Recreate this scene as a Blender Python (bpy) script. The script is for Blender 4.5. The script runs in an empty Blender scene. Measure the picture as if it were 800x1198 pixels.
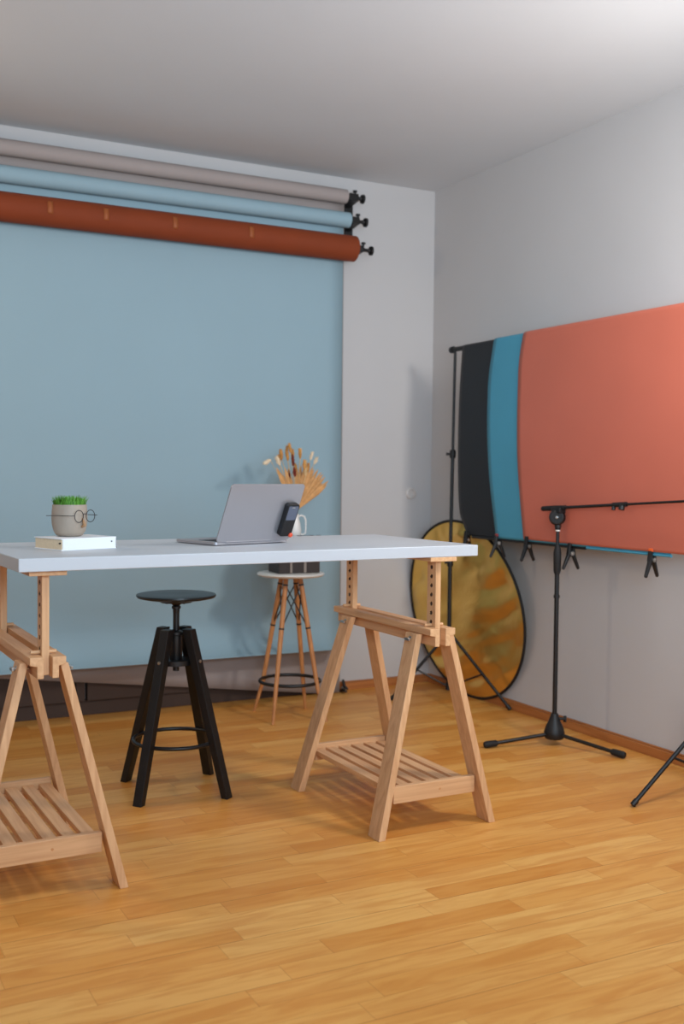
import bpy, bmesh, math, random
from mathutils import Vector, Matrix, Euler
from math import sin, cos, pi, radians, sqrt
random.seed(7)
sc = bpy.context.scene
col = sc.collection

# ------------------------------------------------------------------ materials
def lin(c):
    o = []
    for v in c:
        v = v / 255.0
        o.append(v / 12.92 if v <= 0.04045 else ((v + 0.055) / 1.055) ** 2.4)
    return (o[0], o[1], o[2], 1.0)

def new_mat(name):
    m = bpy.data.materials.new(name); m.use_nodes = True
    nt = m.node_tree; b = nt.nodes['Principled BSDF']
    return m, nt, b

def plain(name, rgb, rough=0.6, metal=0.0, var=0.05, scale=8.0, bump=0.0, bscale=60.0, spec=0.5, sheen=0.0):
    """procedural: base colour with a faint noise variation and an optional fine bump"""
    m, nt, b = new_mat(name)
    tc = nt.nodes.new('ShaderNodeTexCoord')
    n = nt.nodes.new('ShaderNodeTexNoise'); n.inputs['Scale'].default_value = scale; n.inputs['Detail'].default_value = 4
    nt.links.new(tc.outputs['Object'], n.inputs['Vector'])
    r = nt.nodes.new('ShaderNodeValToRGB')
    c = lin(rgb)
    r.color_ramp.elements[0].position = 0.3; r.color_ramp.elements[1].position = 0.7
    r.color_ramp.elements[0].color = tuple(max(0, v * (1 - var)) for v in c[:3]) + (1,)
    r.color_ramp.elements[1].color = tuple(min(1, v * (1 + var)) for v in c[:3]) + (1,)
    nt.links.new(n.outputs['Fac'], r.inputs['Fac'])
    nt.links.new(r.outputs['Color'], b.inputs['Base Color'])
    b.inputs['Roughness'].default_value = rough
    b.inputs['Metallic'].default_value = metal
    b.inputs['Specular IOR Level'].default_value = spec
    if sheen: b.inputs['Sheen Weight'].default_value = sheen
    if bump:
        n2 = nt.nodes.new('ShaderNodeTexNoise'); n2.inputs['Scale'].default_value = bscale; n2.inputs['Detail'].default_value = 5
        nt.links.new(tc.outputs['Object'], n2.inputs['Vector'])
        bp = nt.nodes.new('ShaderNodeBump'); bp.inputs['Strength'].default_value = bump; bp.inputs['Distance'].default_value = 0.002
        nt.links.new(n2.outputs['Fac'], bp.inputs['Height']); nt.links.new(bp.outputs['Normal'], b.inputs['Normal'])
    return m

def wood(name, dark, light, axis='x', rough=0.5, stretch=22.0, scale=3.0):
    m, nt, b = new_mat(name)
    tc = nt.nodes.new('ShaderNodeTexCoord')
    mp = nt.nodes.new('ShaderNodeMapping')
    s = {'x': (1, stretch, stretch), 'y': (stretch, 1, stretch), 'z': (stretch, stretch, 1)}[axis]
    mp.inputs['Scale'].default_value = s
    oi = nt.nodes.new('ShaderNodeObjectInfo')
    mul = nt.nodes.new('ShaderNodeVectorMath'); mul.operation = 'ADD'
    sc3 = nt.nodes.new('ShaderNodeMath'); sc3.operation = 'MULTIPLY'; sc3.inputs[1].default_value = 7.0
    nt.links.new(oi.outputs['Random'], sc3.inputs[0])
    nt.links.new(tc.outputs['Object'], mul.inputs[0]); nt.links.new(sc3.outputs[0], mul.inputs[1])
    nt.links.new(mul.outputs[0], mp.inputs['Vector'])
    n = nt.nodes.new('ShaderNodeTexNoise'); n.inputs['Scale'].default_value = scale; n.inputs['Detail'].default_value = 6
    n.inputs['Distortion'].default_value = 0.6
    nt.links.new(mp.outputs['Vector'], n.inputs['Vector'])
    r = nt.nodes.new('ShaderNodeValToRGB')
    r.color_ramp.elements[0].position = 0.32; r.color_ramp.elements[1].position = 0.68
    r.color_ramp.elements[0].color = lin(dark); r.color_ramp.elements[1].color = lin(light)
    nt.links.new(n.outputs['Fac'], r.inputs['Fac']); nt.links.new(r.outputs['Color'], b.inputs['Base Color'])
    b.inputs['Roughness'].default_value = rough
    bp = nt.nodes.new('ShaderNodeBump'); bp.inputs['Strength'].default_value = 0.15; bp.inputs['Distance'].default_value = 0.001
    nt.links.new(n.outputs['Fac'], bp.inputs['Height']); nt.links.new(bp.outputs['Normal'], b.inputs['Normal'])
    return m

def floor_material():
    m, nt, b = new_mat('beech_laminate')
    N = nt.nodes; L = nt.links
    tc = N.new('ShaderNodeTexCoord'); sp = N.new('ShaderNodeSeparateXYZ'); L.new(tc.outputs['Object'], sp.inputs[0])
    def math(op, a, bb=None, c=None):
        n = N.new('ShaderNodeMath'); n.operation = op
        for i, v in enumerate((a, bb, c)):
            if v is None: continue
            if isinstance(v, (int, float)): n.inputs[i].default_value = v
            else: L.new(v, n.inputs[i])
        return n.outputs[0]
    W = 0.084; PL = 0.60
    ry = math('DIVIDE', sp.outputs['Y'], W); row = math('FLOOR', ry); fy = math('FRACT', ry)
    wn = N.new('ShaderNodeTexWhiteNoise'); wn.noise_dimensions = '1D'; L.new(row, wn.inputs['W'])
    rx = math('DIVIDE', sp.outputs['X'], PL); rx = math('ADD', rx, math('MULTIPLY', wn.outputs['Value'], 5.0))
    pi_ = math('FLOOR', rx); fx = math('FRACT', rx)
    cmb = N.new('ShaderNodeCombineXYZ'); L.new(row, cmb.inputs[0]); L.new(pi_, cmb.inputs[1])
    wn2 = N.new('ShaderNodeTexWhiteNoise'); wn2.noise_dimensions = '2D'; L.new(cmb.outputs[0], wn2.inputs['Vector'])
    ramp = N.new('ShaderNodeValToRGB'); L.new(wn2.outputs['Value'], ramp.inputs['Fac'])
    e = ramp.color_ramp.elements
    e[0].position = 0.0; e[0].color = lin((210, 140, 64)); e[1].position = 1.0; e[1].color = lin((232, 176, 98))
    e2 = ramp.color_ramp.elements.new(0.3); e2.color = lin((221, 155, 76))
    e3 = ramp.color_ramp.elements.new(0.75); e3.color = lin((227, 166, 88))
    # grain, moved from board to board
    off = N.new('ShaderNodeVectorMath'); off.operation = 'MULTIPLY_ADD'
    L.new(wn2.outputs['Color'], off.inputs[0]); off.inputs[1].default_value = (20, 20, 20); L.new(tc.outputs['Object'], off.inputs[2])
    mp = N.new('ShaderNodeMapping'); mp.inputs['Scale'].default_value = (1.5, 10, 1); L.new(off.outputs[0], mp.inputs['Vector'])
    ns = N.new('ShaderNodeTexNoise'); ns.inputs['Scale'].default_value = 2.2; ns.inputs['Detail'].default_value = 5; ns.inputs['Distortion'].default_value = 1.3
    L.new(mp.outputs[0], ns.inputs['Vector'])
    gr = N.new('ShaderNodeValToRGB'); L.new(ns.outputs['Fac'], gr.inputs['Fac'])
    g = gr.color_ramp.elements; g[0].position = 0.36; g[0].color = (0, 0, 0, 1); g[1].position = 0.60; g[1].color = (1, 1, 1, 1)
    mix = N.new('ShaderNodeMix'); mix.data_type = 'RGBA'; mix.blend_type = 'MIX'
    mfac = math('MULTIPLY', math('SUBTRACT', 1.0, gr.outputs['Color']), 0.42)
    L.new(mfac, mix.inputs[0]); L.new(ramp.outputs['Color'], mix.inputs[6]); mix.inputs[7].default_value = lin((196, 114, 34))
    # fine seams
    s1 = math('LESS_THAN', fy, 0.018); s2 = math('LESS_THAN', fx, 0.004); sm = math('MAXIMUM', s1, s2)
    r3 = math('FRACT', math('DIVIDE', ry, 3.0)); s3 = math('LESS_THAN', r3, 0.012)
    sm = math('MULTIPLY', sm, 0.30)
    sm = math('MAXIMUM', sm, math('MULTIPLY', s3, 0.5))
    mix2 = N.new('ShaderNodeMix'); mix2.data_type = 'RGBA'; L.new(sm, mix2.inputs[0]); L.new(mix.outputs[2], mix2.inputs[6]); mix2.inputs[7].default_value = lin((150, 88, 38))
    L.new(mix2.outputs[2], b.inputs['Base Color'])
    b.inputs['Roughness'].default_value = 0.40
    b.inputs['Specular IOR Level'].default_value = 0.3
    bp = N.new('ShaderNodeBump'); bp.inputs['Strength'].default_value = 0.08; bp.inputs['Distance'].default_value = 0.001
    L.new(ns.outputs['Fac'], bp.inputs['Height']); L.new(bp.outputs['Normal'], b.inputs['Normal'])
    return m

def gold_material():
    m, nt, b = new_mat('gold_reflector_fabric')
    tc = nt.nodes.new('ShaderNodeTexCoord')
    n = nt.nodes.new('ShaderNodeTexNoise'); n.inputs['Scale'].default_value = 5; n.inputs['Detail'].default_value = 5
    nt.links.new(tc.outputs['Object'], n.inputs['Vector'])
    r = nt.nodes.new('ShaderNodeValToRGB'); r.color_ramp.elements[0].color = lin((226, 176, 84)); r.color_ramp.elements[1].color = lin((250, 212, 120))
    nt.links.new(n.outputs['Fac'], r.inputs['Fac']); nt.links.new(r.outputs['Color'], b.inputs['Base Color'])
    b.inputs['Metallic'].default_value = 0.85; b.inputs['Roughness'].default_value = 0.30
    n2 = nt.nodes.new('ShaderNodeTexNoise'); n2.inputs['Scale'].default_value = 90
    nt.links.new(tc.outputs['Object'], n2.inputs['Vector'])
    bp = nt.nodes.new('ShaderNodeBump'); bp.inputs['Strength'].default_value = 0.25; bp.inputs['Distance'].default_value = 0.001
    nt.links.new(n2.outputs['Fac'], bp.inputs['Height']); nt.links.new(bp.outputs['Normal'], b.inputs['Normal'])
    return m

M = {}
M['floor'] = floor_material()
M['wall'] = plain('white_wall_paint', (196, 194, 194), 0.85, var=0.02, scale=1.5, bump=0.2, bscale=220)
M['ceiling'] = plain('white_ceiling_paint', (206, 209, 213), 0.9, var=0.02, scale=1.2, bump=0.15, bscale=180)
M['skirt'] = wood('orange_skirting_wood', (160, 96, 48), (188, 120, 66), 'x', 0.45)
M['skirt_y'] = wood('orange_skirting_wood_side', (160, 96, 48), (188, 120, 66), 'y', 0.45)
M['boxing'] = plain('shaded_brown_boxing', (66, 48, 38), 0.7)  # brown, with the shade at the wall foot put into the colour
M['beech_x'] = wood('beech_grain_across', (202, 152, 108), (222, 176, 130), 'x')
M['beech_y'] = wood('beech_grain_along', (202, 152, 108), (222, 176, 130), 'y')
M['beech_z'] = wood('beech_grain_upright', (202, 152, 108), (222, 176, 130), 'z')
M['oak_z'] = wood('oiled_stool_wood', (176, 116, 68), (206, 146, 92), 'z')
M['table'] = plain('white_table_lacquer', (188, 192, 198), 0.42, var=0.015, scale=3)
M['blue'] = plain('powder_blue_paper', (143, 170, 182), 0.8, var=0.015, scale=2)
M['grey'] = plain('warm_grey_paper', (158, 148, 145), 0.8, var=0.015, scale=2)
M['orange'] = plain('burnt_orange_paper', (126, 50, 8), 0.8, var=0.06, scale=6)
M['card'] = plain('brown_cardboard', (150, 118, 84), 0.8)
M['sblack'] = plain('black_paper', (24, 25, 30), 0.5, var=0.05)
M['sblue'] = plain('teal_blue_paper', (72, 152, 180), 0.6, var=0.04, scale=3)
M['sred'] = plain('coral_red_paper', (202, 108, 86), 0.5, var=0.03, scale=3)
M['black_metal'] = plain('black_powder_coat', (14, 14, 16), 0.4, var=0.1)
M['black_wood'] = wood('black_stained_wood', (11, 11, 12), (17, 17, 18), 'z', 0.45)
M['black_seat'] = plain('black_seat_lacquer', (26, 32, 34), 0.36, var=0.05)
M['plastic'] = plain('black_plastic', (17, 17, 19), 0.5, var=0.1)
M['rubber'] = plain('black_rubber', (16, 16, 17), 0.7)
M['steel'] = plain('brushed_steel', (190, 188, 184), 0.28, metal=1.0)
M['alu'] = plain('silver_aluminium', (176, 174, 178), 0.45, metal=0.75, var=0.01)
M['keys'] = plain('dark_keyboard', (40, 40, 44), 0.6)
M['screen'] = plain('dark_screen_glass', (14, 15, 18), 0.12)
M['greypanel'] = plain('slate_grey_panel', (88, 94, 110), 0.4)
M['redorange'] = plain('orange_red_plastic', (226, 84, 54), 0.5)
M['orange_tip'] = plain('orange_clamp_pad', (220, 92, 30), 0.5)
M['red_tip'] = plain('dark_red_clamp_pad', (130, 30, 30), 0.5)
M['pot'] = plain('beige_ceramic', (162, 147, 132), 0.6, var=0.03, scale=14, bump=0.3, bscale=90)
M['soil'] = plain('dark_soil', (60, 44, 32), 0.9, var=0.3, scale=40)
M['grass'] = plain('fresh_green_leaf', (92, 150, 52), 0.5, var=0.35, scale=60)
M['nose'] = plain('tan_nose', (160, 118, 80), 0.6)
M['wire'] = plain('dark_grey_wire', (52, 54, 58), 0.4, metal=0.6)
M['cover'] = plain('white_book_cover', (228, 230, 234), 0.5, var=0.01)
M['pages'] = plain('cream_page_edges', (222, 200, 168), 0.8, var=0.06, scale=120)
M['case'] = plain('dark_brown_case', (48, 40, 38), 0.55)
M['strap'] = plain('pale_case_strap', (140, 130, 122), 0.6)
M['ceramic'] = plain('white_jug_glaze', (226, 224, 220), 0.3, var=0.01)
M['straw'] = plain('straw_stem', (204, 174, 126), 0.8, var=0.15, scale=30)
M['wheat'] = plain('golden_dried_grass', (192, 138, 72), 0.85, var=0.25, scale=60)
M['palm'] = plain('dried_palm_tan', (200, 150, 96), 0.8, var=0.2, scale=40)
M['tail'] = plain('cream_bunny_tail', (226, 206, 176), 0.95, var=0.1, scale=80)
M['rust'] = plain('rust_red_seed_head', (112, 38, 22), 0.9, var=0.3, scale=80)
M['stoolwhite'] = plain('white_stool_plastic', (218, 218, 214), 0.4, var=0.01)
M['socket'] = plain('white_socket_plastic', (206, 200, 196), 0.4, var=0.01)
M['bore'] = plain('painted_bore_shade', (70, 42, 24), .9)  # dark brown stands in for the shade inside the post holes
M['gold'] = gold_material()

# ------------------------------------------------------------------ mesh helpers
def box(bm, c, s, rot=None):
    m = Matrix.Translation(Vector(c))
    if rot is not None: m = m @ rot.to_4x4()
    m = m @ Matrix.Diagonal((s[0], s[1], s[2], 1))
    bmesh.ops.create_cube(bm, size=1, matrix=m)

def box2(bm, a, b):
    box(bm, [(a[i] + b[i]) / 2 for i in range(3)], [abs(b[i] - a[i]) for i in range(3)])

def prism(bm, quad_a, quad_b):
    """solid between two polygons with the same number of points"""
    n = len(quad_a)
    va = [bm.verts.new(Vector(v)) for v in quad_a]; vb = [bm.verts.new(Vector(v)) for v in quad_b]
    bm.faces.new(va[::-1]); bm.faces.new(vb)
    for i in range(n):
        bm.faces.new((va[i], va[(i + 1) % n], vb[(i + 1) % n], vb[i]))

def tube(bm, pts, r, n=12, closed=False, caps=True):
    pts = [Vector(q) for q in pts]; k = len(pts)
    rr = r if isinstance(r, (list, tuple)) else [r] * k
    rings = []; prev = None
    for i in range(k):
        if closed: t = pts[(i + 1) % k] - pts[i - 1]
        else: t = pts[min(i + 1, k - 1)] - pts[max(i - 1, 0)]
        t.normalize()
        if prev is None:
            a = t.cross(Vector((0, 0, 1)))
            if a.length < 1e-3: a = t.cross(Vector((1, 0, 0)))
            a.normalize()
        else:
            a = prev - t * prev.dot(t); a.normalize()
        prev = a; b = t.cross(a)
        rings.append([bm.verts.new(pts[i] + (a * cos(2 * pi * j / n) + b * sin(2 * pi * j / n)) * rr[i]) for j in range(n)])
    for i in range(k if closed else k - 1):
        A = rings[i]; B = rings[(i + 1) % k]
        for j in range(n): bm.faces.new((A[j], A[(j + 1) % n], B[(j + 1) % n], B[j]))
    if not closed and caps:
        bm.faces.new(rings[0][::-1]); bm.faces.new(rings[-1])

def lathe(bm, prof, c=(0, 0, 0), n=40, axis=None):
    """prof: list of (r, z); ends closed when r is 0"""
    q = Matrix.Translation(Vector(c))
    if axis is not None: q = q @ Vector((0, 0, 1)).rotation_difference(Vector(axis).normalized()).to_matrix().to_4x4()
    rings = []
    for r, z in prof:
        if r < 1e-6: rings.append([bm.verts.new(q @ Vector((0, 0, z)))])
        else: rings.append([bm.verts.new(q @ Vector((r * cos(2 * pi * j / n), r * sin(2 * pi * j / n), z))) for j in range(n)])
    for A, B in zip(rings, rings[1:]):
        for j in range(n):
            k = (j + 1) % n
            if len(A) == 1 and len(B) == 1: continue
            if len(A) == 1: bm.faces.new((A[0], B[j], B[k]))
            elif len(B) == 1: bm.faces.new((A[j], A[k], B[0]))
            else: bm.faces.new((A[j], A[k], B[k], B[j]))
    for A, rev in ((rings[0], True), (rings[-1], False)):
        if len(A) > 1: bm.faces.new(A[::-1] if rev else A)

def grid(bm, fn, nu, nv):
    v = [[bm.verts.new(Vector(fn(i / nu, j / nv))) for j in range(nv + 1)] for i in range(nu + 1)]
    for i in range(nu):
        for j in range(nv): bm.faces.new((v[i][j], v[i + 1][j], v[i + 1][j + 1], v[i][j + 1]))

def ellipsoid(bm, c, r, axis=(0, 0, 1), n=10):
    q = Matrix.Translation(Vector(c)) @ Vector((0, 0, 1)).rotation_difference(Vector(axis).normalized()).to_matrix().to_4x4() @ Matrix.Diagonal((r[0], r[1], r[2], 1))
    bmesh.ops.create_uvsphere(bm, u_segments=n, v_segments=max(6, n - 2), radius=1, matrix=q)

def obj(name, bm, mat, parent=None, smooth=False, bevel=0.0, solid=0.0):
    bmesh.ops.recalc_face_normals(bm, faces=bm.faces)
    me = bpy.data.meshes.new(name); bm.to_mesh(me); bm.free()
    me.materials.append(mat)
    if smooth: me.shade_smooth(); me.set_sharp_from_angle(angle=radians(40))
    o = bpy.data.objects.new(name, me); col.objects.link(o)
    if parent: o.parent = parent
    if solid:
        md = o.modifiers.new('thickness', 'SOLIDIFY'); md.thickness = solid; md.offset = 0
    if bevel:
        md = o.modifiers.new('bevel', 'BEVEL'); md.width = bevel; md.segments = 2; md.limit_method = 'ANGLE'
    return o

def part(name, fn, mat, parent, smooth=False, bevel=0.0, solid=0.0, label=None):
    bm = bmesh.new(); fn(bm); o = obj(name, bm, mat, parent, smooth, bevel, solid)
    if label: o['label'] = label
    return o

def thing(name, label, cat, loc=(0, 0, 0), rz=0.0, group=None):
    o = bpy.data.objects.new(name, None); col.objects.link(o); o.empty_display_size = 0.05
    o.location = loc; o.rotation_euler = (0, 0, rz); o['label'] = label; o['category'] = cat
    if group: o['group'] = group
    return o

def dup(root, loc, rz, label):
    r = root.copy(); col.objects.link(r); r.location = loc; r.rotation_euler = (0, 0, rz); r['label'] = label
    for ch in list(root.children):
        c = ch.copy(); col.objects.link(c); c.parent = r
        for g in list(ch.children):
            d = g.copy(); col.objects.link(d); d.parent = c
    return r

def structure(name, fn, mat, label, **k):
    o = part(name, fn, mat, None, **k); o['kind'] = 'structure'; o['label'] = label
    return o

# ------------------------------------------------------------------ room
XR, YB, HC = 3.319, 5.256, 2.833
XL, YF = -1.9, -1.6
structure('floor', lambda b: box2(b, (XL, YF, -0.05), (XR, YB, 0)), M['floor'], 'honey coloured beech strip laminate floor')
structure('ceiling', lambda b: box2(b, (XL - .1, YF, HC), (XR + .1, YB + .1, HC + 0.08)), M['ceiling'], 'plain white ceiling')
structure('wall_back', lambda b: box2(b, (XL - .1, YB, -0.05), (XR + .1, YB + .1, HC)), M['wall'], 'white wall behind the blue paper backdrop')
structure('wall_right', lambda b: box2(b, (XR, YF, -0.05), (XR + .1, YB, HC)), M['wall'], 'white wall behind the coral backdrop')
structure('wall_left', lambda b: box2(b, (XL - .1, YF, -0.05), (XL, YB, HC)), M['wall'], 'white wall at the left side')
def skirt_back(b):
    box2(b, (2.65, YB - .016, 0), (XR, YB, .040)); box2(b, (2.65, YB - .010, .040), (XR, YB, .047))
def skirt_right(b):
    box2(b, (XR - .016, YF, 0), (XR, YB - .016, .042)); box2(b, (XR - .010, YF, .042), (XR, YB - .016, .050))
structure('baseboard_back', skirt_back, M['skirt'], 'orange wooden skirting of back wall', bevel=.003)
structure('baseboard_right', skirt_right, M['skirt_y'], 'orange wooden skirting of right wall', bevel=.003)
def boxing(b):
    xs = [-0.6, 0.1, 0.66, 1.245, 1.30, 1.96]
    for a, c in zip(xs, xs[1:]): box2(b, (a + .006, 5.205, .075), (c - .006, 5.25, .30))
    box2(b, (-.6, 5.225, 0.0), (2.62, YB, .075)); box2(b, (-.6, 5.205, .30), (1.96, YB, .315))
structure('trim_1', boxing, M['boxing'], 'brown panelled boxing along foot of back wall', bevel=.002)
# small wall socket
t = thing('wall_socket', 'small round white wall socket between backdrop and room corner', 'socket', (3.181, YB, 1.10))
part('socket_plate', lambda b: lathe(b, [(0, -.002), (.034, -.002), (.034, .008), (.028, .012), (.021, .012), (.019, .004), (0, .004)], axis=(0, -1, 0)), M['socket'], t, True)

# ------------------------------------------------------------------ wall mounted paper rolls
ROLLS = [('grey', 5.136, 2.697, .038, 2.678, 'warm grey paper roll on topmost wall hooks, its sheet ending in a slant near floor'),
         ('blue', 5.122, 2.570, .041, 2.690, 'powder blue paper roll on middle wall hooks with wide sheet hanging behind the table'),
         ('orange', 5.083, 2.412, .068, 2.704, 'thick burnt orange paper roll on lowest wall hooks')]
XL_ROLL = -0.06
for key, y, z, r, xe, lab in ROLLS:
    t = thing('backdrop_roll', lab, 'paper roll', (xe, y, z), 0, 'paper rolls on the wall hooks')
    def roll(b, r=r, xe=xe):
        L = xe - XL_ROLL
        ph = random.random() * 6
        def prof(u, v):
            a = 2 * pi * v
            rr = r * (1 + (.0015 * sin(u * 19 + ph) if key == 'orange' else 0)) 
            # the loose outer edge of the wound paper
            return (-L * u, rr * cos(a), rr * sin(a))
        n = 48
        ring = []
        for i in range(21):
            ring.append([b.verts.new(Vector(prof(i / 20, j / n))) for j in range(n)])
        for A, B in zip(ring, ring[1:]):
            for j in range(n): b.faces.new((A[j], A[(j + 1) % n], B[(j + 1) % n], B[j]))
        # end faces: paper ring with the hollow core
        for x0, R in ((0, ring[0]), (-L, ring[-1])):
            inner = [b.verts.new(Vector((x0, .024 * cos(2 * pi * j / n), .024 * sin(2 * pi * j / n)))) for j in range(n)]
            for j in range(n): b.faces.new((R[j], R[(j + 1) % n], inner[(j + 1) % n], inner[j]))
    part('paper_winding', roll, M[key], t, True)
    def core(b, xe=xe): 
        L = xe - XL_ROLL
        lathe(b, [(.021, .004), (.024, .004), (.024, -L - .004), (.021, -L - .004), (.021, .004)][:4], axis=(1, 0, 0), n=24)
    part('cardboard_core', core, M['card'], t, True)
    if key == 'orange':
        tm = plain('orange_paper_tape', (150, 78, 32), .6)
        for x in (-0.62, -1.02, -1.36, -1.62):
            def tab(b, x=x):
                grid(b, lambda u, v: (x - .012 + .024 * u, (r + .0018) * cos(radians(148 + 50 * v)), (r + .0018) * sin(radians(148 + 50 * v))), 2, 8)
            part('paper_tape', tab, tm, t, True, solid=.0012)
    if key == 'grey':
        def sheet(b, y=y, z=z, r=r, xe=xe):
            ys = r + .001
            def f(u, v):
                X = XL_ROLL + .02 + (2.690 - XL_ROLL - .02) * u
                zb = max(.006, .224 - .1277 * (X - .889))
                Z = z + (zb - z) * v
                return (X - xe, ys + .002 * sin(X * 3 + v * 4), Z - z)
            grid(b, f, 30, 40)
        part('hanging_sheet', sheet, M['grey'], t, True, solid=.0008)
    if key == 'blue':
        def sheet(b, y=y, z=z, r=r, xe=xe):
            def f(u, v):
                X = XL_ROLL + .02 + (2.678 - XL_ROLL - .02) * u
                # v 0..0.84 straight, then flares forward and up into a soft curl
                H = z - .44
                if v < .8:
                    Y = r - .003; Z = z - H * (v / .8)
                else:
                    a = (v - .8) / .2
                    R = .17
                    th = a * 1.42
                    Y = r - .003 - R * (1 - cos(th)) ; Z = .44 - R * sin(th)
                fwd = r - .003 - Y
                return (X - xe - .52 * fwd * u, Y + .002 * sin(X * 2 + 1), Z - z)
            grid(b, f, 30, 80)
        part('hanging_sheet', sheet, M['blue'], t, True, solid=.0008)

t = thing('wall_hook_bracket', 'black triple hook bracket holding the ends of three paper rolls', 'bracket', (2.735, YB, 2.36))
part('mounting_plate', lambda b: box2(b, (-.012, -.034, .02), (.034, 0, .365)), M['black_metal'], t, bevel=.004)
for key, y, z, r, xe, lab in ROLLS:
    dz = z - 2.36; yy = y - YB; dx = xe - 2.735
    def arm(b):
        q = [(-.028, dz - .036), (-.028, dz + .016), (yy - .020, dz + .020), (yy - .020, dz - .018)]
        x0 = min(-.016, dx + .010); x1 = dx + .040 if dx + .040 > .012 else .012
        prism(b, [(x0 + .006, p_[0], p_[1]) for p_ in q], [(x1, p_[0], p_[1]) for p_ in q])
    part('arm', arm, M['black_metal'], t, bevel=.002)
    k = part('expander', lambda b: lathe(b, [(0, -.03), (.019, -.03), (.022, .004), (.022, .012), (.018, .036), (.010, .060), (.009, .085), (0, .085)], c=(dx, yy, dz), axis=(1, 0, 0), n=24), M['plastic'], t, True)
    part('knob', lambda b: lathe(b, [(0, .080), (.010, .080), (.012, .092), (.024, .097), (.025, .108), (.012, .114), (0, .114)], c=(dx, yy, dz), axis=(1, 0, 0), n=20), M['plastic'], k, True)
    part('thumbscrew', lambda b: (tube(b, [(dx + .056, yy, dz + .005), (dx + .056, yy, dz + .032)], .005), lathe(b, [(0, .030), (.012, .030), (.012, .040), (0, .040)], c=(dx + .056, yy, dz), n=14)), M['plastic'], k, True)

# ------------------------------------------------------------------ trestles
def punched(name, size, holes, mat, parent, loc):
    bm = bmesh.new(); box2(bm, *size); a = obj('a', bm, mat)
    bm = bmesh.new()
    for (y, z) in holes: lathe(bm, [(0, -.06), (.0066, -.06), (.0066, .06), (0, .06)], c=((size[0][0] + size[1][0]) / 2, y, z), axis=(1, 0, 0), n=14)
    bmesh.ops.recalc_face_normals(bm, faces=bm.faces)
    c = obj('b', bm, mat)
    md = a.modifiers.new('b', 'BOOLEAN'); md.object = c; md.operation = 'DIFFERENCE'; md.solver = 'EXACT'
    dg = bpy.context.evaluated_depsgraph_get(); dg.update()
    me = bpy.data.meshes.new_from_object(a.evaluated_get(dg)); me.name = name
    for o in (a, c):
        d = o.data; bpy.data.objects.remove(o); bpy.data.meshes.remove(d)
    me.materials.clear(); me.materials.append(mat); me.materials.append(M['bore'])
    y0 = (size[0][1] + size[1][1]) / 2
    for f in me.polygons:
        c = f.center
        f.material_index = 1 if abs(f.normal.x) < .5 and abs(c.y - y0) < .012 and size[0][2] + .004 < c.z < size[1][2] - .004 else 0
    o = bpy.data.objects.new(name, me); col.objects.link(o); o.parent = parent
    md = o.modifiers.new('bevel', 'BEVEL'); md.width = .0012; md.segments = 1; md.limit_method = 'ANGLE'; md.angle_limit = radians(60)
    return o

def make_trestle(label):
    t = thing('trestle', label, 'trestle', (0, 0, 0), 0, 'wooden trestles under the white table')
    HL = .35
    for s in (-1, 1):
        def rail(b, s=s):
            # L section: wide flange on top, thinner web below next to the gap
            pr = [(.012, .632), (.030, .632), (.030, .666), (.050, .670), (.050, .692), (.012, .692)]
            A = [(s * x, -HL, z) for x, z in pr]; B = [(s * x, HL, z) for x, z in pr]
            prism(b, A, B)
        part('beam_rail', rail, M['beech_y'], t, bevel=.0018)
    for y in (-.318 + .027, .318 - .05 + .027):
        holes = [(y, .895 - .031 * k) for k in range(9)]
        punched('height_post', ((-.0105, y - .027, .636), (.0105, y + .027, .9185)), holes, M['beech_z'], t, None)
        part('peg', lambda b: (tube(b, [(-.036, y, .6985), (.036, y, .6985)], .0055), ), M['beech_x'], t, True)
    part('support_board', lambda b: box2(b, (-.052, -HL, .9180), (.052, HL, .9322)), M['beech_y'], t, bevel=.0015)
    def leg(s, yt, yb, name='leg'):
        # plank leaning outwards; foot cut level with the floor
        def f(b):
            xt, xb = .040, .213
            zt = .668
            th = .0235
            w = .070
            top = [(s * xt, yt, zt), (s * (xt + th), yt, zt), (s * (xt + th), yt + w, zt), (s * xt, yt + w, zt)]
            bot = [(s * (xb - th * .2), yb, 0), (s * (xb + th * .9), yb, 0), (s * (xb + th * .9), yb + w + .004, 0), (s * (xb - th * .2), yb + w + .004, 0)]
            prism(b, bot, top)
        return part(name, f, M['beech_z'], t, bevel=.0018)
    for s, y0, y1 in ((-1, -.285, -.341), (1, -.320, -.341), (-1, .185, .270), (1, .215, .270)):
        l = leg(s, y0, y1)
        yc = y0 + .035
        def bolt(b, s=s, yc=yc):
            tube(b, [(s * .030, yc, .648), (s * .082, yc, .648)], .0038)
            lathe(b, [(0, .062), (.010, .062), (.010, .068), (0, .068)], c=(0, yc, .648), axis=(s, 0, 0), n=16)
            box(b, (s * .079, yc, .648), (.006, .030, .009))
            box(b, (s * .076, yc, .648), (.010, .010, .010))
        part('wing_bolt', bolt, M['steel'], l, bevel=.001, label='steel wing bolt')
    for y in (-.303, .315):
        part('shelf_rail', lambda b: box2(b, (-.163, y - .011, .108), (.163, y + .011, .166)), M['beech_x'], t, bevel=.0018)
        part('screw_plug', lambda b: lathe(b, [(0, -.012), (.004, -.012), (.004, .0125), (0, .0125)], c=(.02, y, .138), axis=(0, 1, 0), n=10), M['oak_z'], t, True)
    for i in range(6):
        xc = -.139 + i * .0556
        part('shelf_slat', lambda b: box2(b, (xc - .019, -.292, .132), (xc + .019, .304, .150)), M['beech_y'], t, bevel=.0018)
    for y0 in (-.292, .282): part('shelf_bearer', lambda b: box2(b, (-.158, y0, .110), (.158, y0 + .022, .132)), M['beech_x'], t, bevel=.001)
    return t
tr = make_trestle('right hand beech trestle with slatted shelf, nearer the gold reflector')
tr.location = (1.946, 3.349, 0); tr.rotation_euler = (0, 0, 0.006)
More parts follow.
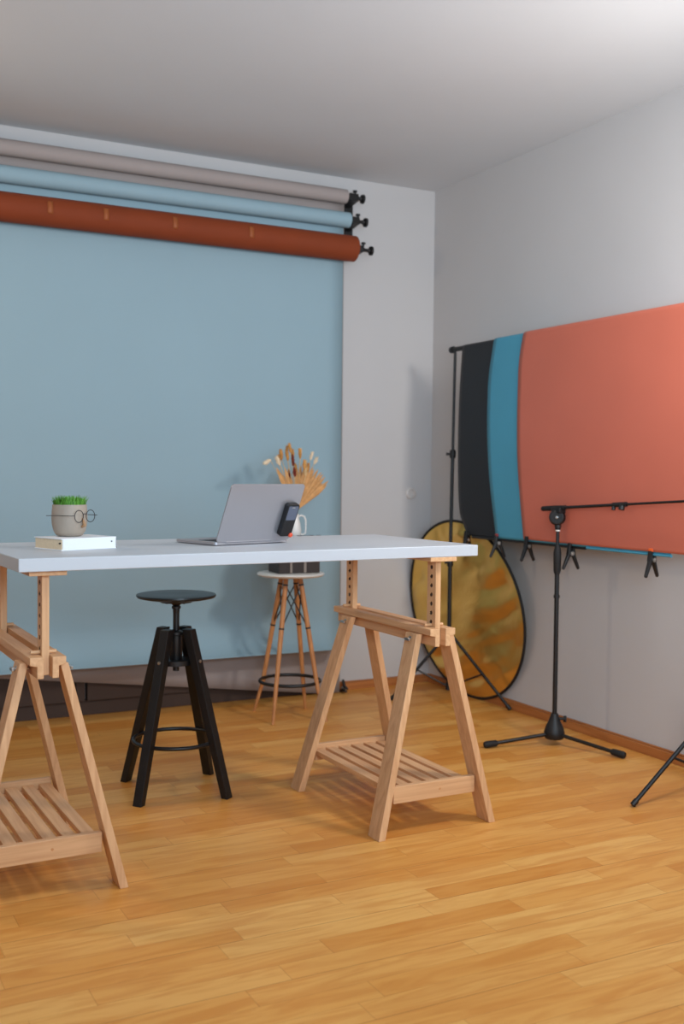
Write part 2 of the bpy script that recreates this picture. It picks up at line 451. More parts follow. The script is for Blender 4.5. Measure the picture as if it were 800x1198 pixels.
tl = dup(tr, (.632, 3.328, 0), .018, 'left hand beech trestle with slatted shelf, cut by photo edge')

# ------------------------------------------------------------------ table top
TA = .042
t = thing('tabletop', 'long white lacquered tabletop laid across two beech trestles', 'table', (.552, 2.945, .9325), TA)
part('board', lambda b: box2(b, (0, 0, 0), (1.542, .67, .0375)), M['table'], t, bevel=.0025)
TZ = .970

# ------------------------------------------------------------------ black stool
t = thing('swivel_stool', 'black round seated swivel stool with four wooden legs under the table', 'stool', (1.304, 3.855, 0))
def seat(b):
    lathe(b, [(0, .722), (.05, .724), (.120, .729), (.146, .735), (.150, .741), (.149, .746), (.140, .748), (.06, .746), (0, .7455)], n=56)
part('seat', seat, M['black_seat'], t, True)
part('screw_column', lambda b: lathe(b, [(0, .455), (.012, .455), (.012, .60), (.0125, .60)] + [(.0115 + .0012 * (i % 2), .60 + i * .004) for i in range(20)] + [(.013, .69), (.017, .692), (.017, .700), (.012, .702), (.03, .722), (0, .723)], n=20), M['black_metal'], t, True)
part('seat_flange', lambda b: (lathe(b, [(0, .716), (.060, .716), (.062, .722), (0, .724)], n=24), [ellipsoid(b, (.045 * cos(a), .045 * sin(a), .716), (.006, .006, .004)) for a in (.4, 2, 3.5, 5.1)]), M['black_metal'], t, True)
part('nut_housing', lambda b: lathe(b, [(0, .480), (.022, .480), (.024, .486), (.024, .590), (.030, .594), (.030, .604), (.014, .610), (0, .610)], n=24), M['black_metal'], t, True)
part('clamp_ring', lambda b: (lathe(b, [(.046, .482), (.070, .482), (.070, .500), (.046, .500)][:4], n=32), tube(b, [(-.06, 0, .491), (.06, 0, .491)], .006), tube(b, [(0, -.06, .491), (0, .06, .491)], .006)), M['black_metal'], t, True)
part('top_bracket', lambda b: (box(b, (0, 0, .603), (.135, .024, .006), Matrix.Rotation(radians(37), 3, 'Z')), box(b, (0, 0, .603), (.135, .024, .006), Matrix.Rotation(radians(127), 3, 'Z'))), M['black_metal'], t, bevel=.001)
for a in (217, 306, 37, 127):
    a = radians(a); d = Vector((cos(a), sin(a), 0)); n = Vector((-sin(a), cos(a), 0))
    def leg(b):
        w = .0185; th = .0125
        A = [d * (.058 + sx * th * 1.5) + n * sy * w + Vector((0, 0, .618)) for sx, sy in ((-1, -1), (1, -1), (1, 1), (-1, 1))]
        B = [d * (.232 + sx * th * 1.1) + n * sy * w for sx, sy in ((-1, -1), (1, -1), (1, 1), (-1, 1))]
        prism(b, B, A)
    l = part('leg', leg, M['black_wood'], t, bevel=.002)
    part('bolt', lambda b: lathe(b, [(0, 0), (.007, 0), (.006, .004), (0, .005)], c=tuple(d * .108 + Vector((0, 0, .50))), axis=tuple(d), n=12), M['steel'], l, True)
part('footring', lambda b: tube(b, [(.158 * cos(i * pi / 30), .158 * sin(i * pi / 30), .195) for i in range(60)], .0075, 10, True), M['black_metal'], t, True)

# ------------------------------------------------------------------ white plant stool by the backdrop
SX, SY = 2.206, 4.778
t = thing('bar_stool', 'white round topped bar stool with wooden legs and black foot ring by the backdrop', 'stool', (SX, SY, 0))
part('seat', lambda b: lathe(b, [(0, .700), (.150, .700), (.163, .705), (.167, .711), (.163, .717), (.150, .719), (0, .719)], n=48), M['stoolwhite'], t, True)
feet = [(-.147, -.127), (-.114, .183), (.147, .127), (.114, -.183)]
tops = []
for fx, fy in feet:
    L_ = sqrt(fx * fx + fy * fy); ux, uy = fx / L_, fy / L_
    tops.append((ux, uy, L_))
    part('leg', lambda b: tube(b, [(ux * .054, uy * .054, .700), (ux * .103, uy * .103, .455), (ux * .162, uy * .162, .16), (fx, fy, 0)], [.0120, .0122, .0105, .0072], 14), M['oak_z'], t, True)
def wires(b):
    for i in range(4):
        u1 = tops[i]; u2 = tops[(i + 1) % 4]
        for A, B in ((u1, u2), (u2, u1)):
            r1 = .054 + (.700 - .660) * .20; r2 = .054 + (.700 - .450) * .20
            tube(b, [(A[0] * r1, A[1] * r1, .660), (B[0] * r2, B[1] * r2, .450)], .0032, 8)
part('cross_wires', wires, M['black_metal'], t, True)
for ux, uy, L_ in tops:
    for z in (.660, .450):
        r = .054 + (.700 - z) * .20
        part('wire_clip', lambda b: lathe(b, [(0, -.004), (.0132, -.004), (.0132, .004), (0, .004)], c=(ux * r, uy * r, z), axis=(ux * .2, uy * .2, -1), n=16), M['black_metal'], t, True)
part('foot_ring', lambda b: tube(b, [(.149 * cos(i * pi / 30), .149 * sin(i * pi / 30), .180) for i in range(60)], .0085, 10, True), M['black_metal'], t, True)
for fx, fy in feet:
    pass

# case on the white stool
CA = .30
t = thing('storage_case', 'dark brown storage case with pale straps standing on the white topped bar stool', 'case', (2.222, 4.775, .719), -.06)
part('body', lambda b: box2(b, (-.108, -.075, 0), (.108, .075, .128)), M['case'], t, bevel=.004)
part('lid', lambda b: box2(b, (-.111, -.078, .130), (.111, .078, .176)), M['case'], t, bevel=.004)
for x in (-.045, .028):
    part('strap', lambda b: (box2(b, (x - .006, -.0795, .004), (x + .006, -.074, .176)), box2(b, (x - .006, -.0795, .173), (x + .006, .0795, .1778))), M['strap'], t, bevel=.001)
for x in (.0, .064, .100):
    part('latch', lambda b: box2(b, (x - .011, -.080, .160), (x + .011, -.062, .186)), M['plastic'], t, bevel=.003)
# jug
JX, JY, JZ = 2.238, 4.80, .897
t = thing('jug', 'small white handled jug holding dried flowers behind the laptop', 'jug', (JX, JY, JZ))
part('body', lambda b: lathe(b, [(0, 0), (.024, 0), (.029, .008), (.030, .03), (.026, .06), (.019, .085), (.017, .098), (.020, .108), (.017, .108), (.014, .098), (.016, .085), (.022, .06), (.026, .03), (.024, .010), (0, .008)], n=32), M['ceramic'], t, True)
part('handle', lambda b: tube(b, [(.016, -.004, .096), (.030, -.006, .102), (.046, -.008, .096), (.053, -.009, .078), (.054, -.009, .040), (.052, -.009, .012), (.040, -.006, .006), (.026, -.004, .008)], .0042, 10), M['ceramic'], t, True)

# dried bouquet
t = thing('dried_bouquet', 'bunch of tan dried grasses, bunny tails and palm leaf in small white jug', 'dried flowers', (JX, JY, JZ + .02))
O = Vector((JX, JY, JZ + .02))
def W(x, z, y=JY): return Vector((x, y, z)) - O
rnd = random.Random(3)
stems = []
heads = [('bunny_tail', 2.078, 1.262, (-.8, 0, -.45), (.011, .011, .024), 'tail'), ('bunny_tail', 2.270, 1.312, (.05, 0, 1), (.009, .009, .022), 'tail'),
         ('bunny_tail', 2.327, 1.296, (.3, 0, 1), (.009, .009, .024), 'tail'), ('bunny_tail', 2.361, 1.272, (.6, 0, 1), (.010, .010, .022), 'tail'), ('bunny_tail', 2.128, 1.268, (-.4, 0, 1), (.012, .010, .026), 'tail')]
for i, (x, z, m) in enumerate([(2.141, 1.300, 'wheat'), (2.160, 1.300, 'wheat'), (2.176, 1.292, 'wheat'), (2.205, 1.318, 'wheat'), (2.218, 1.302, 'wheat'), (2.199, 1.332, 'wheat'), (2.247, 1.306, 'wheat'), (2.150, 1.276, 'wheat'), (2.214, 1.272, 'rust'), (2.206, 1.196, 'rust'), (2.212, 1.214, 'rust'),
                               (2.262, 1.250, 'wheat'), (2.285, 1.238, 'wheat'), (2.244, 1.232, 'wheat'), (2.268, 1.222, 'straw'), (2.300, 1.246, 'straw')]):
    heads.append(('seed_head', x, z, ((x - 2.24) * 2, rnd.uniform(-.3, .3), 1), (.0095, .0095, .024 + rnd.random() * .008), m))
neck = Vector((0.004, 0, .075))
for nm, x, z, ax, r, m in heads:
    yy = JY + rnd.uniform(-.05, .04)
    p = W(x, z, yy); a = Vector(ax).normalized()
    base = p - a * r[2] * .8
    mid = neck.lerp(base, .55) + Vector((0, 0, .02))
    s = part('stem', lambda b: tube(b, [neck - Vector((0, 0, .06)), neck, mid, base], .0011, 5), M['straw'], t, True)
    def head(b):
        ellipsoid(b, p, (r[0] * .7, r[1] * .7, r[2]), a, 10)
        for k in range(46):   # bristles
            th = rnd.random() * 2 * pi; h = rnd.uniform(-.9, .8)
            q = Vector((0, 0, 1)).rotation_difference(a).to_matrix()
            rr = sqrt(max(0, 1 - h * h))
            c0 = p + q @ Vector((r[0] * .7 * rr * cos(th), r[1] * .7 * rr * sin(th), r[2] * h))
            d = q @ Vector((cos(th) * .6, sin(th) * .6, 1)).normalized()
            tube(b, [c0, c0 + d * r[0] * .9], [.0012, .0002], 4)
    part(nm, head, M[m], s, True)
def blade_at(tip, w, base=neck + Vector((0, 0, .03)), yo=0.0):
    def f(b):
        bs = Vector(base) + Vector((0, yo, 0)); tp = Vector(tip) + Vector((0, yo * 2, 0)); d = tp - bs
        side = d.cross(Vector((0, 1, 0))).normalized()
        prev = None
        st = [(0, .12), (.35, .6), (.7, 1), (.9, .55), (1, .02)]
        rows = []
        for u, ww in st:
            c = bs + d * u
            rows.append([b.verts.new(c + side * w * ww), b.verts.new(c + Vector((0, -.006 * ww, 0))), b.verts.new(c - side * w * ww)])
        for A, B in zip(rows, rows[1:]):
            for k in (0, 1): b.faces.new((A[k], A[k + 1], B[k + 1], B[k]))
    return f
fan = [(2.421, 1.172), (2.405, 1.192), (2.398, 1.206), (2.380, 1.216), (2.366, 1.230), (2.348, 1.232), (2.333, 1.244), (2.318, 1.246), (2.304, 1.256), (2.412, 1.150), (2.290, 1.240), (2.276, 1.250), (2.246, 1.240), (2.392, 1.160)]
for i, (x, z) in enumerate(fan):
    part('palm_segment', blade_at(W(x, z), .0105, yo=.004 * (i % 3)), M['palm'], t, solid=.0012)
for i, (x, z) in enumerate([(2.128, 1.236), (2.142, 1.222), (2.160, 1.208), (2.172, 1.238), (2.186, 1.214), (2.198, 1.232)]):
    part('dried_leaf', blade_at(W(x, z), .012, yo=-.006 + .004 * (i % 3)), M['palm'], t, solid=.0012)

# ------------------------------------------------------------------ laptop
LA = radians(16.5)
t = thing('laptop', 'silver laptop open on the white table, seen from behind its screen', 'laptop', (1.227, 3.242, TZ + .0015), LA)
WL, DL = .312, .222
def rr(b, x0, y0, x1, y1, z0, z1, r=.012, n=6):
    pts = []
    for cx_, cy_, a0 in ((x1 - r, y1 - r, 0), (x0 + r, y1 - r, 90), (x0 + r, y0 + r, 180), (x1 - r, y0 + r, 270)):
        for i in range(n + 1):
            a = radians(a0 + 90 * i / n); pts.append((cx_ + r * cos(a), cy_ + r * sin(a)))
    prism(b, [(x, y, z0) for x, y in pts], [(x, y, z1) for x, y in pts])
base = part('base', lambda b: rr(b, 0, 0, WL, DL, .001, .011), M['alu'], t, bevel=.001)
def keys(b):
    for r_ in range(6):
        for c_ in range(14):
            box2(b, (.020 + c_ * .0196, .020 + r_ * .0165, .0110), (.020 + c_ * .0196 + .0168, .020 + r_ * .0165 + .0138, .0118))
part('keyboard', keys, M['keys'], base)
part('trackpad', lambda b: rr(b, .105, .130, .207, .205, .0108, .0113, .005), M['alu'], base)
lean = math.atan2(.082, .186)
lid = bpy.data.objects.new('screen_lid', None)
bm = bmesh.new(); rr(bm, 0, 0, WL, .207, 0, .0055)
lid = obj('screen_lid', bm, M['alu'], t, bevel=.001)
# local y of the lid runs up; it leans back, towards the viewer's side
lid.location = (0, .0, .012)
lid.rotation_euler = (radians(90) + lean, 0, 0)
part('display', lambda b: rr(b, .008, .010, WL - .008, .200, -.0006, .0002, .006), M['screen'], lid)
part('hinge', lambda b: tube(b, [(.04, 0, .0025), (WL - .04, 0, .0025)], .0040, 10), M['alu'], lid, True)

# handheld device stuck against the back of the laptop lid
t = thing('handheld_device', 'black handheld device with grey upper panel resting against laptop lid', 'phone', (0, 0, 0))
Mlid = Matrix.Translation((1.227, 3.242, TZ + .0015)) @ Matrix.Rotation(LA, 4, 'Z') @ Matrix.Translation((0, 0, .012)) @ Matrix.Rotation(radians(90) + lean, 4, 'X')
t.matrix_world = Mlid @ Matrix.Translation((.245, .022, .0057))
# in this frame: x along lid, y up the lid, z away from lid towards viewer
part('body', lambda b: rr(b, 0, 0, .052, .120, 0, .020, .010), M['plastic'], t, bevel=.003)
part('grey_panel', lambda b: rr(b, .005, .062, .047, .113, .0195, .0206, .004), M['greypanel'], t, label='slate grey upper panel')
part('chrome_mark', lambda b: rr(b, .018, .106, .032, .110, .0203, .0209, .0018), M['steel'], t, label='small bright strip')
part('orange_button', lambda b: lathe(b, [(0, .004), (.008, .004), (.008, .024), (.006, .026), (0, .026)], c=(.046, .006, 0), n=20), M['redorange'], t, True, label='orange red round button')

# ------------------------------------------------------------------ book, pot, eyeglasses
BA = radians(20.5)
t = thing('book', 'thick white covered book with cream page edges lying under the beige pot', 'book', (.724, 3.193, TZ), BA)
LB, DB, HB = .196, .148, .036
part('cover', lambda b: (box2(b, (-.0015, 0, 0), (LB, DB, .003)), box2(b, (-.0015, 0, HB - .003), (LB, DB, HB)), box2(b, (0.004, 0, .002), (LB, .004, HB - .002)), box2(b, (LB - .004, 0, .002), (LB, DB, HB - .002))), M['cover'], t, bevel=.001)
part('page_block', lambda b: box2(b, (.001, .003, .0028), (LB - .004, DB - .004, HB - .0028)), M['pages'], t)
part('corner_stud', lambda b: lathe(b, [(0, -.0035), (.0024, -.0035), (.0024, .002), (0, .002)], c=(-.002, .006, .022), axis=(1, 0, 0), n=12), M['plastic'], t, True)
part('corner_stud', lambda b: lathe(b, [(0, -.002), (.0022, -.002), (.0022, .001), (0, .001)], c=(LB - .018, 0, .022), axis=(0, 1, 0), n=12), M['plastic'], t, True)
part('ribbon_bookmark', lambda b: grid(b, lambda u, v: (LB + .001 + .010 * u * u + .002 * v, .012 + .006 * v, .026 - .0255 * u), 6, 2), M['card'], t, solid=.001, label='brown ribbon bookmark')

PX, PY, PZ = .776, 3.318, TZ + HB
t = thing('plant_pot', 'beige ceramic pot with nose and green grass standing on the white book', 'potted plant', (PX, PY, PZ))
part('pot_body', lambda b: lathe(b, [(0, 0), (.030, 0), (.040, .004), (.048, .016), (.053, .036), (.0545, .055), (.0535, .080), (.0515, .0985), (.0490, .0985), (.0495, .080), (.0495, .05), (.044, .02), (0, .012)], n=56), M['pot'], t, True)
part('soil', lambda b: lathe(b, [(0, .086), (.049, .086), (.049, .090), (0, .093)], n=32), M['soil'], t, True)
def grass(b):
    g = random.Random(11)
    for i in range(620):
        r = .047 * sqrt(g.random()); a = g.random() * 2 * pi
        p = Vector((r * cos(a), r * sin(a), .090)); h = g.uniform(.022, .043)
        d = Vector((cos(a) * r * 3.5 + g.uniform(-.25, .25), sin(a) * r * 3.5 + g.uniform(-.25, .25), 1)).normalized()
        s = Vector((-sin(a + g.uniform(-1, 1)), cos(a), 0)).normalized() * g.uniform(.0009, .0018)
        m_ = p + d * h * .6; tip = p + d * h + Vector((d.x, d.y, -.3)) * h * .25
        v = [b.verts.new(p - s), b.verts.new(p + s), b.verts.new(m_ + s), b.verts.new(m_ - s), b.verts.new(tip)]
        b.faces.new((v[0], v[1], v[2], v[3])); b.faces.new((v[3], v[2], v[4]))
g_ = part('grass_tuft', grass, M['grass'], t); g_['kind'] = 'stuff'
PHI = math.atan2(-.85, .53)            # the way the glasses face
fd = Vector((cos(PHI), sin(PHI), 0)); fs = Vector((-sin(PHI), cos(PHI), 0))
part('nose', lambda b: (tube(b, [fd * .050 + Vector((0, 0, .060)), fd * .060 + Vector((0, 0, .046)), fd * .063 + Vector((0, 0, .036)), fd * .052 + Vector((0, 0, .031))], [.003, .004, .0055, .004], 10)), M['nose'], t, True, label='small tan clay nose')
t = thing('eyeglasses', 'round wire eyeglasses worn by the beige grass pot', 'eyeglasses', (PX, PY, PZ))
def ring(s):
    c = fd * .064 + fs * s * .0245 + Vector((0, 0, .064))
    return lambda b: tube(b, [c + fs * .0185 * cos(k * pi / 16) + Vector((0, 0, .0185 * sin(k * pi / 16))) for k in range(32)], .0012, 6, True)
for s in (-1, 1):
    part('lens_rim', ring(s), M['wire'], t, True)
    part('temple', lambda b: tube(b, [fd * .064 + fs * s * .0430 + Vector((0, 0, .066)), fd * .060 + fs * s * .058 + Vector((0, 0, .066)), fd * .0 + fs * s * .0590 + Vector((0, 0, .066)), -fd * .042 + fs * s * .0560 + Vector((0, 0, .064))], .0011, 6), M['wire'], t, True)
part('nose_bridge', lambda b: tube(b, [fd * .064 - fs * .006 + Vector((0, 0, .068)), fd * .0655 + Vector((0, 0, .072)), fd * .064 + fs * .006 + Vector((0, 0, .068))], .0012, 6), M['wire'], t, True)

# ------------------------------------------------------------------ backdrop stand along the right wall
BX, PYL, PYR = 3.115, 4.735, 2.870
t = thing('backdrop_stand', 'black backdrop stand with crossbar carrying three coloured papers by right wall', 'backdrop stand', (BX, PYL, 0))
def pole(y, lean_y=0):
    def f(b):
        tube(b, [(0, y, .065), (0, y, .76)], .0115, 14); tube(b, [(0, y, .76), (0, y + lean_y * .5, 1.33)], .0095, 14); tube(b, [(0, y + lean_y * .5, 1.33), (0, y + lean_y, 1.850)], .0075, 12)
    return f
for y, ly in ((0, -.02), (PYR - PYL, .0)):
    pl = part('pole', pole(y, ly), M['black_metal'], t, True)
    for z in (.745, 1.318):
        part('locking_collar', lambda b: (lathe(b, [(0, -.022), (.015, -.022), (.017, -.01), (.017, .014), (.013, .022), (0, .022)], c=(0, y + (ly * .5 if z > 1 else 0), z), n=18), tube(b, [(-.010, y - .005, z), (-.030, y + .008, z)], [.005, .009], 10)), M['plastic'], pl, True)
    part('hub_collar', lambda b: (lathe(b, [(0, -.03), (.018, -.03), (.020, 0), (.018, .025), (0, .025)], c=(0, y, .36), n=18), lathe(b, [(0, -.02), (.016, -.02), (.016, .018), (0, .018)], c=(0, y, .085), n=18)), M['plastic'], pl, True)
    if y == 0: fts = [(.168, -.315), (-.265, .145), (-.112, -.325)]
    else: fts = [(-.376, .056), (.165, .26), (.12, -.36)]
    for fx, fy in fts:
        lg = part('leg', lambda b: (tube(b, [(fx * .04, y + fy * .04, .36), (fx, y + fy, .012)], .0085, 10), lathe(b, [(0, -.010), (.011, -.006), (.011, .018), (0, .020)], c=(fx, y + fy, .012), n=12, axis=(-fx, -fy, .36))), M['black_metal'], t, True)
        part('brace', lambda b: tube(b, [(fx * .03, y + fy * .03, .085), (fx * .56, y + fy * .56, .170)], .005, 8), M['black_metal'], lg, True)
part('crossbar', lambda b: (tube(b, [(0, .004, 1.866), (0, PYR - PYL - .045, 1.866)], .013, 16), lathe(b, [(0, -.012), (.018, -.012), (.018, .012), (0, .012)], c=(0, .004, 1.866), axis=(0, 1, 0), n=16)), M['black_metal'], t, True)

def interp(tab, z):
    for (z0, y0), (z1, y1) in zip(tab, tab[1:]):
        if z0 >= z >= z1:
            u = (z0 - z) / (z0 - z1); return y0 + (y1 - y0) * u
    return tab[-1][1] if z < tab[-1][0] else tab[0][1]
def smooth_tab(tab, z):
    s = 0
    for k in (-.06, -.03, 0, .03, .06): s += interp(tab, min(tab[0][0], max(tab[-1][0], z + k)))
    return s / 5
K = BX / 3.08
def backdrop(label, mat, left, ends, off, rod_z, rodmat=None, rod_from=None, rb=.007):
    """paper draped over the crossbar: front sheet, the fold over the bar and a short back flap"""
    t = thing('paper_backdrop', label, 'paper backdrop', (BX, PYL, 0), 0, 'papers draped over the stand')
    zb = rod_z; ye = ends
    R = .0145 + off
    zt = 1.866
    def front(y, z):
        w = (zt - z) / (zt - .90)
        return -R - .020 * sin(pi * min(1, max(0, w))) * 1.0 + .003 * sin(y * 5) * min(1, w * 4)
    def f(u, v):
        # v: 0 back flap bottom .. 1 front bottom
        if v < .12:
            z = 1.60 + (zt - 1.60) * (v / .12); zz = z
        elif v < .2:
            a = pi * (v - .12) / .08; z = zt + R * sin(a); zz = zt
        else:
            w = (v - .2) / .8; z = zt + (zb - zt) * w; zz = z
        yl = smooth_tab(left, zz) * K
        y = yl + (ye - yl) * u
        if v < .12: x = R
        elif v < .2: x = R * cos(a)
        else: x = front(y, z)
        return (x, y - PYL, z)
    part('sheet', lambda b: grid(b, f, 40, 110), mat, t, True, solid=.0006)
    if rodmat:
        y0 = rod_from * K; n = 16
        part('hem_rod', lambda b: tube(b, [Vector((front(y0 + (ye - y0) * i / n, zb) + .001, y0 + (ye - y0) * i / n - PYL, zb - rb * .6)) for i in range(n + 1)], rb, 10), rodmat, t, True)
    return t
black_l = [(1.90, 4.575), (1.70, 4.572), (1.41, 4.568), (1.06, 4.570), (.96, 4.555), (.93, 4.530), (.90, 4.480)]
blue_l = [(1.90, 4.290), (1.80, 4.306), (1.70, 4.322), (1.44, 4.314), (1.19, 4.294), (.90, 4.252)]
red_l = [(1.90, 4.048), (1.84, 4.062), (1.76, 4.078), (1.50, 4.070), (1.27, 4.062), (.90, 4.028)]
backdrop('black paper backdrop on the crossbar, leftmost of three layered papers', M['sblack'], black_l, 3.64, .000, .897, M['black_metal'], 4.46)
backdrop('teal blue paper backdrop strip between the black and coral papers', M['sblue'], blue_l, 3.125, .005, .899, M['sblue'], 3.585, .0055)
backdrop('wide coral red paper backdrop draped over the crossbar, front layer', M['sred'], red_l, 2.90, .010, .907)

# ------------------------------------------------------------------ spring clamps
def make_clamp(label, tipmat):
    t = thing('spring_clamp', label, 'clamp', (0, 0, 0), 0, 'spring clamps along the paper edge')
    for s in (-1, 1):
        h = part('handle', lambda b: prism(b, [(s * .002, -.009, -.004), (s * .013, -.009, .008), (s * .013, .009, .008), (s * .002, .009, -.004)],
                                          [(s * .034, -.006, -.070), (s * .043, -.006, -.064), (s * .043, .006, -.064), (s * .034, .006, -.070)]), M['plastic'], t, bevel=.003)
        part('jaw', lambda b: prism(b, [(s * .018, -.011, -.006), (s * .004, -.011, -.012), (s * .004, .011, -.012), (s * .018, .011, -.006)],
                                     [(s * .013, -.009, .034), (s * .0035, -.009, .036), (s * .0035, .009, .036), (s * .013, .009, .034)]), M['plastic'], t, bevel=.002)
        part('jaw_pad', lambda b: box(b, (s * .0070, 0, .037), (.010, .020, .014)), tipmat, t, bevel=.003, label='coloured jaw pad')
    part('pivot_spring', lambda b: (tube(b, [(0, -.014, 0), (0, .014, 0)], .009, 14), tube(b, [(0, -.0165, 0), (0, .0165, 0)], .0035, 10)), M['steel'], t, True)
    return t
cl = [(4.50, 'spring clamp hanging in front of the gold reflector rim at the black paper', 'plastic', .892, .25),
      (4.235, 'red tipped spring clamp where the black and teal papers meet', 'red_tip', .892, -.15),
      (4.000, 'black spring clamp on the coral paper left of the boom stand pole', 'plastic', .892, .1),
      (3.690, 'black spring clamp on the coral paper right of the boom stand pole', 'plastic', .880, -.1),
      (3.195, 'orange tipped spring clamp on the teal hem near the right photo edge', 'orange_tip', .890, .2)]
for y, lab, tip, z, rz in cl:
    c = make_clamp(lab, M[tip]); c.location = (BX - .020, y * K, z - .016); c.rotation_euler = (0, 0, rz); c.scale = (1.05,) * 3
c = make_clamp('black spring clamp lying on the floor by the foot of back wall', M['plastic'])
c.location = (2.715, 5.17, .024); c.rotation_euler = (radians(90), radians(-65), radians(-10)); c['group'] = 'spring clamps on the floor'; del c['group']

# ------------------------------------------------------------------ gold reflector
RC = Vector((3.222, 4.755, .4845)); RR_ = .484; tilt = .150; yaw = .068
nrm = Vector((-cos(yaw) * cos(tilt), -sin(yaw) * cos(tilt), -sin(tilt)))
ua = nrm.cross(Vector((0, 0, 1))).normalized(); ub = ua.cross(nrm).normalized()
t = thing('light_reflector', 'large round gold light reflector with black rim leaning behind the table', 'reflector', (RC.x, RC.y, 0))
B0 = Vector((RC.x, RC.y, 0))
def disc(b):
    g = random.Random(5)
    nR, nA = 60, 180
    from mathutils import noise
    rows = []
    def disp(x, y):
        # creases running from the middle out to the lower right rim
        d = .0
        r = sqrt(x * x + y * y)
        a = math.atan2(y, x)
        d += .034 * noise.noise(Vector((x * 1.6, y * 4.6 + x * 1.4, 1.3)))
        d += .004 * noise.noise(Vector((x * 3.0, y * 11.0 + x * 4, 4.1)))
        d += .005 * sin(a * 16 + 5 * noise.noise(Vector((x * 4, y * 4, 0)))) * (r ** 3) * .7
        d += .0015 * noise.noise(Vector((x * 50, y * 50, 2)))
        return d * min(1, (1 - r) * 7) 
    for i in range(nR + 1):
        r = i / nR
        if i == 0: rows.append([b.verts.new(RC - B0 + nrm * disp(0, 0))]); continue
        rows.append([])
        for j in range(nA):
            a = 2 * pi * j / nA; x, y = r * cos(a), r * sin(a)
            rows[-1].append(b.verts.new(RC - B0 + (ua * x + ub * y) * RR_ + nrm * disp(x, y)))
    for j in range(nA): b.faces.new((rows[0][0], rows[1][j], rows[1][(j + 1) % nA]))
    for A, Bq in zip(rows[1:], rows[2:]):
        for j in range(nA): b.faces.new((A[j], A[(j + 1) % nA], Bq[(j + 1) % nA], Bq[j]))
part('gold_fabric', disc, M['gold'], t, True, solid=.001)
part('rim', lambda b: tube(b, [RC - B0 + (ua * cos(k * pi / 60) + ub * sin(k * pi / 60)) * RR_ for k in range(120)], .0075, 10, True), M['rubber'], t, True, label='black sewn rim')

# ------------------------------------------------------------------ boom microphone stand
MX, MY = 3.050, 3.770
t = thing('boom_stand', 'black boom stand with three floor legs in front of the coral paper', 'microphone stand', (MX, MY, 0))
def hub(b):
    lathe(b, [(0, .030), (.040, .030), (.046, .040), (.046, .060), (.038, .085), (.026, .110), (.020, .128), (.016, .142), (0, .142)], n=28)
part('base_hub', hub, M['plastic'], t, True)
part('hub_knob', lambda b: (tube(b, [(.01, -.01, .120), (.034, -.030, .120)], .006, 10), lathe(b, [(0, 0), (.014, 0), (.015, .012), (0, .014)], c=(.030, -.026, .120), axis=(.7, -.7, 0), n=14)), M['plastic'], t, True)
for fx, fy in ((-.315, .078), (.118, -.315), (.185, .225)):
    d = Vector((fx, fy, 0)); dn = d.normalized()
    l = part('leg', lambda b: tube(b, [dn * .03 + Vector((0, 0, .050)), d + Vector((0, 0, .016))], .0085, 12), M['black_metal'], t, True)
    part('rubber_foot', lambda b: tube(b, [d * .84 + Vector((0, 0, .0215)), d * .86 + Vector((0, 0, .021)), d + Vector((0, 0, .017)), d * 1.03 + Vector((0, 0, .016))], [.011, .0145, .0155, .012], 14), M['rubber'], l, True)
lp = part('lower_pole', lambda b: tube(b, [(0, 0, .13), (0, 0, .88)], .0105, 16), M['black_metal'], t, True)
part('height_clutch', lambda b: lathe(b, [(0, .770), (.012, .770), (.0165, .785), (.0175, .84), (.0175, .865), (.014, .885), (.010, .900), (0, .900)], n=24), M['rubber'], lp, True)
part('pole_ring', lambda b: lathe(b, [(0, .663), (.014, .663), (.014, .676), (0, .676)], n=20), M['plastic'], lp, True)
up = part('upper_pole', lambda b: tube(b, [(0, 0, .89), (0, 0, .975)], .0075, 14), M['black_metal'], t, True)
part('white_ring', lambda b: lathe(b, [(0, .962), (.0105, .962), (.0105, .968), (0, .968)], n=20), M['ceramic'], up, True, label='thin white ring')
bd = Vector((-.02, -1, .066)).normalized()
def head(b):
    lathe(b, [(0, .968), (.012, .968), (.015, .985), (.012, .995), (0, .995)], n=20)
    # rounded cheek of the clutch, facing the room
    lathe(b, [(0, -.022), (.030, -.022), (.036, -.012), (.036, .010), (.030, .018), (0, .018)], c=(-.004, 0, 1.024), axis=(-.75, -.66, 0), n=30)
    box(b, (-.002, -.004, 1.055), (.034, .060, .024))
part('boom_clutch', head, M['plastic'], t, True, bevel=.002)
part('clutch_bolt', lambda b: lathe(b, [(0, .014), (.006, .014), (.006, .021), (0, .022)], c=(-.004, 0, 1.024), axis=(-.75, -.66, 0), n=12), M['steel'], t, True)
bc = Vector((0, 0, 1.066))
bo = part('boom_arm', lambda b: (tube(b, [bc - bd * .02, bc + bd * .42], .0068, 12), tube(b, [bc + bd * .40, bc + bd * 1.05], .0052, 12)), M['black_metal'], t, True)
part('counter_grip', lambda b: tube(b, [bc - bd * .115, bc - bd * .110, bc - bd * .02, bc + bd * .05], [.009, .0115, .0115, .010], 14), M['rubber'], bo, True)
part('boom_collar', lambda b: (tube(b, [bc + bd * .365, bc + bd * .445], .0105, 14), lathe(b, [(0, 0), (.012, 0), (.013, .016), (0, .018)], c=tuple(bc + bd * .425 + Vector((-.004, 0, -.006))), axis=(-.3, 0, -1), n=14)), M['plastic'], bo, True)
part('boom_knob', lambda b: lathe(b, [(0, 0), (.008, 0), (.0085, .016), (0, .018)], c=tuple(bc + bd * .372 + Vector((-.002, 0, -.005))), axis=(-.2, 0, -1), n=12), M['plastic'], bo, True)

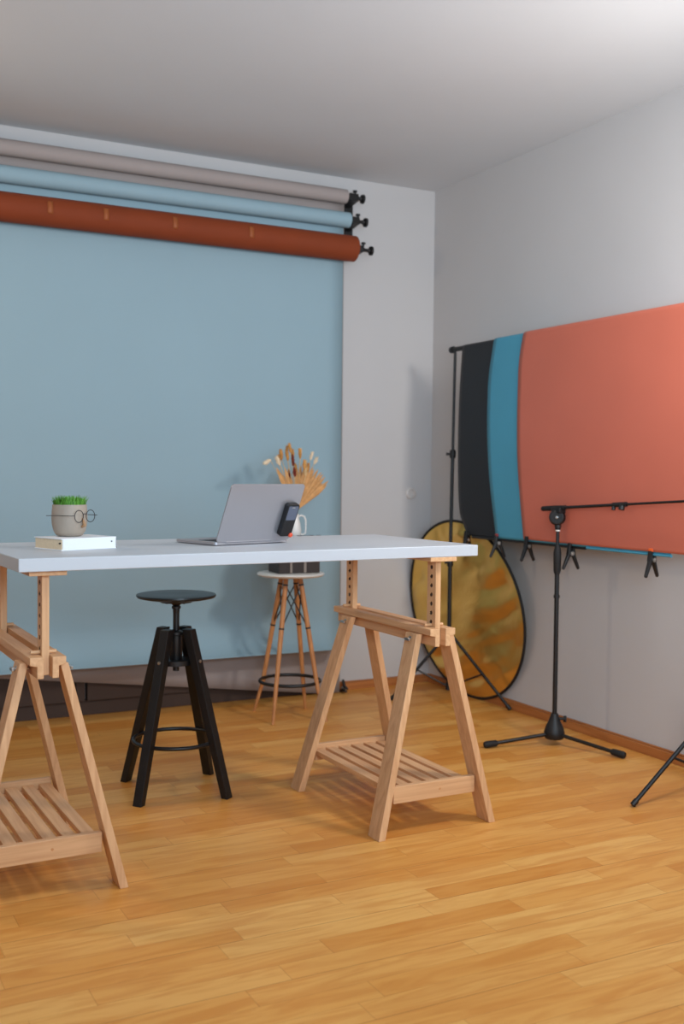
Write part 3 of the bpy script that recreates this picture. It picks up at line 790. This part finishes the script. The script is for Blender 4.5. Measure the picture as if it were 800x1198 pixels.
# ------------------------------------------------------------------ lights
def area(name, loc, target, size, power, color, sy=None):
    l = bpy.data.lights.new(name, 'AREA'); l.energy = power; l.color = color
    l.shape = 'RECTANGLE'; l.size = size; l.size_y = sy or size
    o = bpy.data.objects.new(name, l); col.objects.link(o); o.location = loc
    o.rotation_euler = (Vector(target) - Vector(loc)).to_track_quat('-Z', 'Y').to_euler()
    return o
area('softbox_right', (2.80, 2.1, 2.15), (1.8, 4.8, 1.0), .30, 27, (1, .94, .88), .30)
area('lamp_left', (-.35, 4.35, 2.35), (1.9, 3.7, .5), .20, 10, (1, .78, .56), .20)
area('added_wide_fill', (.6, -2.6, 2.0), (1.6, 4, 1.2), 3.0, 48, (.84, .92, 1.0), 1.7)  # added wide cool fill from behind the camera, for ceiling and walls
area('added_ceiling_fill', (.8, .3, 1.5), (1.3, 1.3, 2.83), 1.2, 84, (.58, .81, 1.0), 1.0)  # added unseen uplight that brightens and cools the ceiling
area('window_behind', (.5, -.9, 2.3), (1.5, 3.2, .8), 1.8, 12, (.90, .95, 1.0), 1.0)
w = bpy.data.worlds.new('room_light'); sc.world = w; w.use_nodes = True
w.node_tree.nodes['Background'].inputs['Color'].default_value = (.74, .85, 1.0, 1)
w.node_tree.nodes['Background'].inputs['Strength'].default_value = .6

# ------------------------------------------------------------------ camera
F, pitch, yaw_, roll_, h = 1247.0, .03604, .48009, .01035, 1.2088
fw = Vector((sin(yaw_) * cos(pitch), cos(yaw_) * cos(pitch), -sin(pitch)))
r_ = Vector((cos(yaw_), -sin(yaw_), 0)); u_ = r_.cross(fw)
r2 = r_ * cos(roll_) + u_ * sin(roll_); u2 = -r_ * sin(roll_) + u_ * cos(roll_)
cam = bpy.data.cameras.new('camera'); cam.sensor_fit = 'VERTICAL'; cam.sensor_height = 36; cam.lens = F / 1198 * 36
cam.dof.use_dof = True; cam.dof.focus_distance = 3.35; cam.dof.aperture_fstop = 2.8
co = bpy.data.objects.new('camera', cam); col.objects.link(co)
m = Matrix(((r2.x, u2.x, -fw.x, 0), (r2.y, u2.y, -fw.y, 0), (r2.z, u2.z, -fw.z, h), (0, 0, 0, 1)))
co.matrix_world = m
sc.camera = co
vs = sc.view_settings
vs.view_transform = 'Standard'; vs.look = 'None'; vs.gamma = 1; vs.exposure = 0.0; vs.use_curve_mapping = False
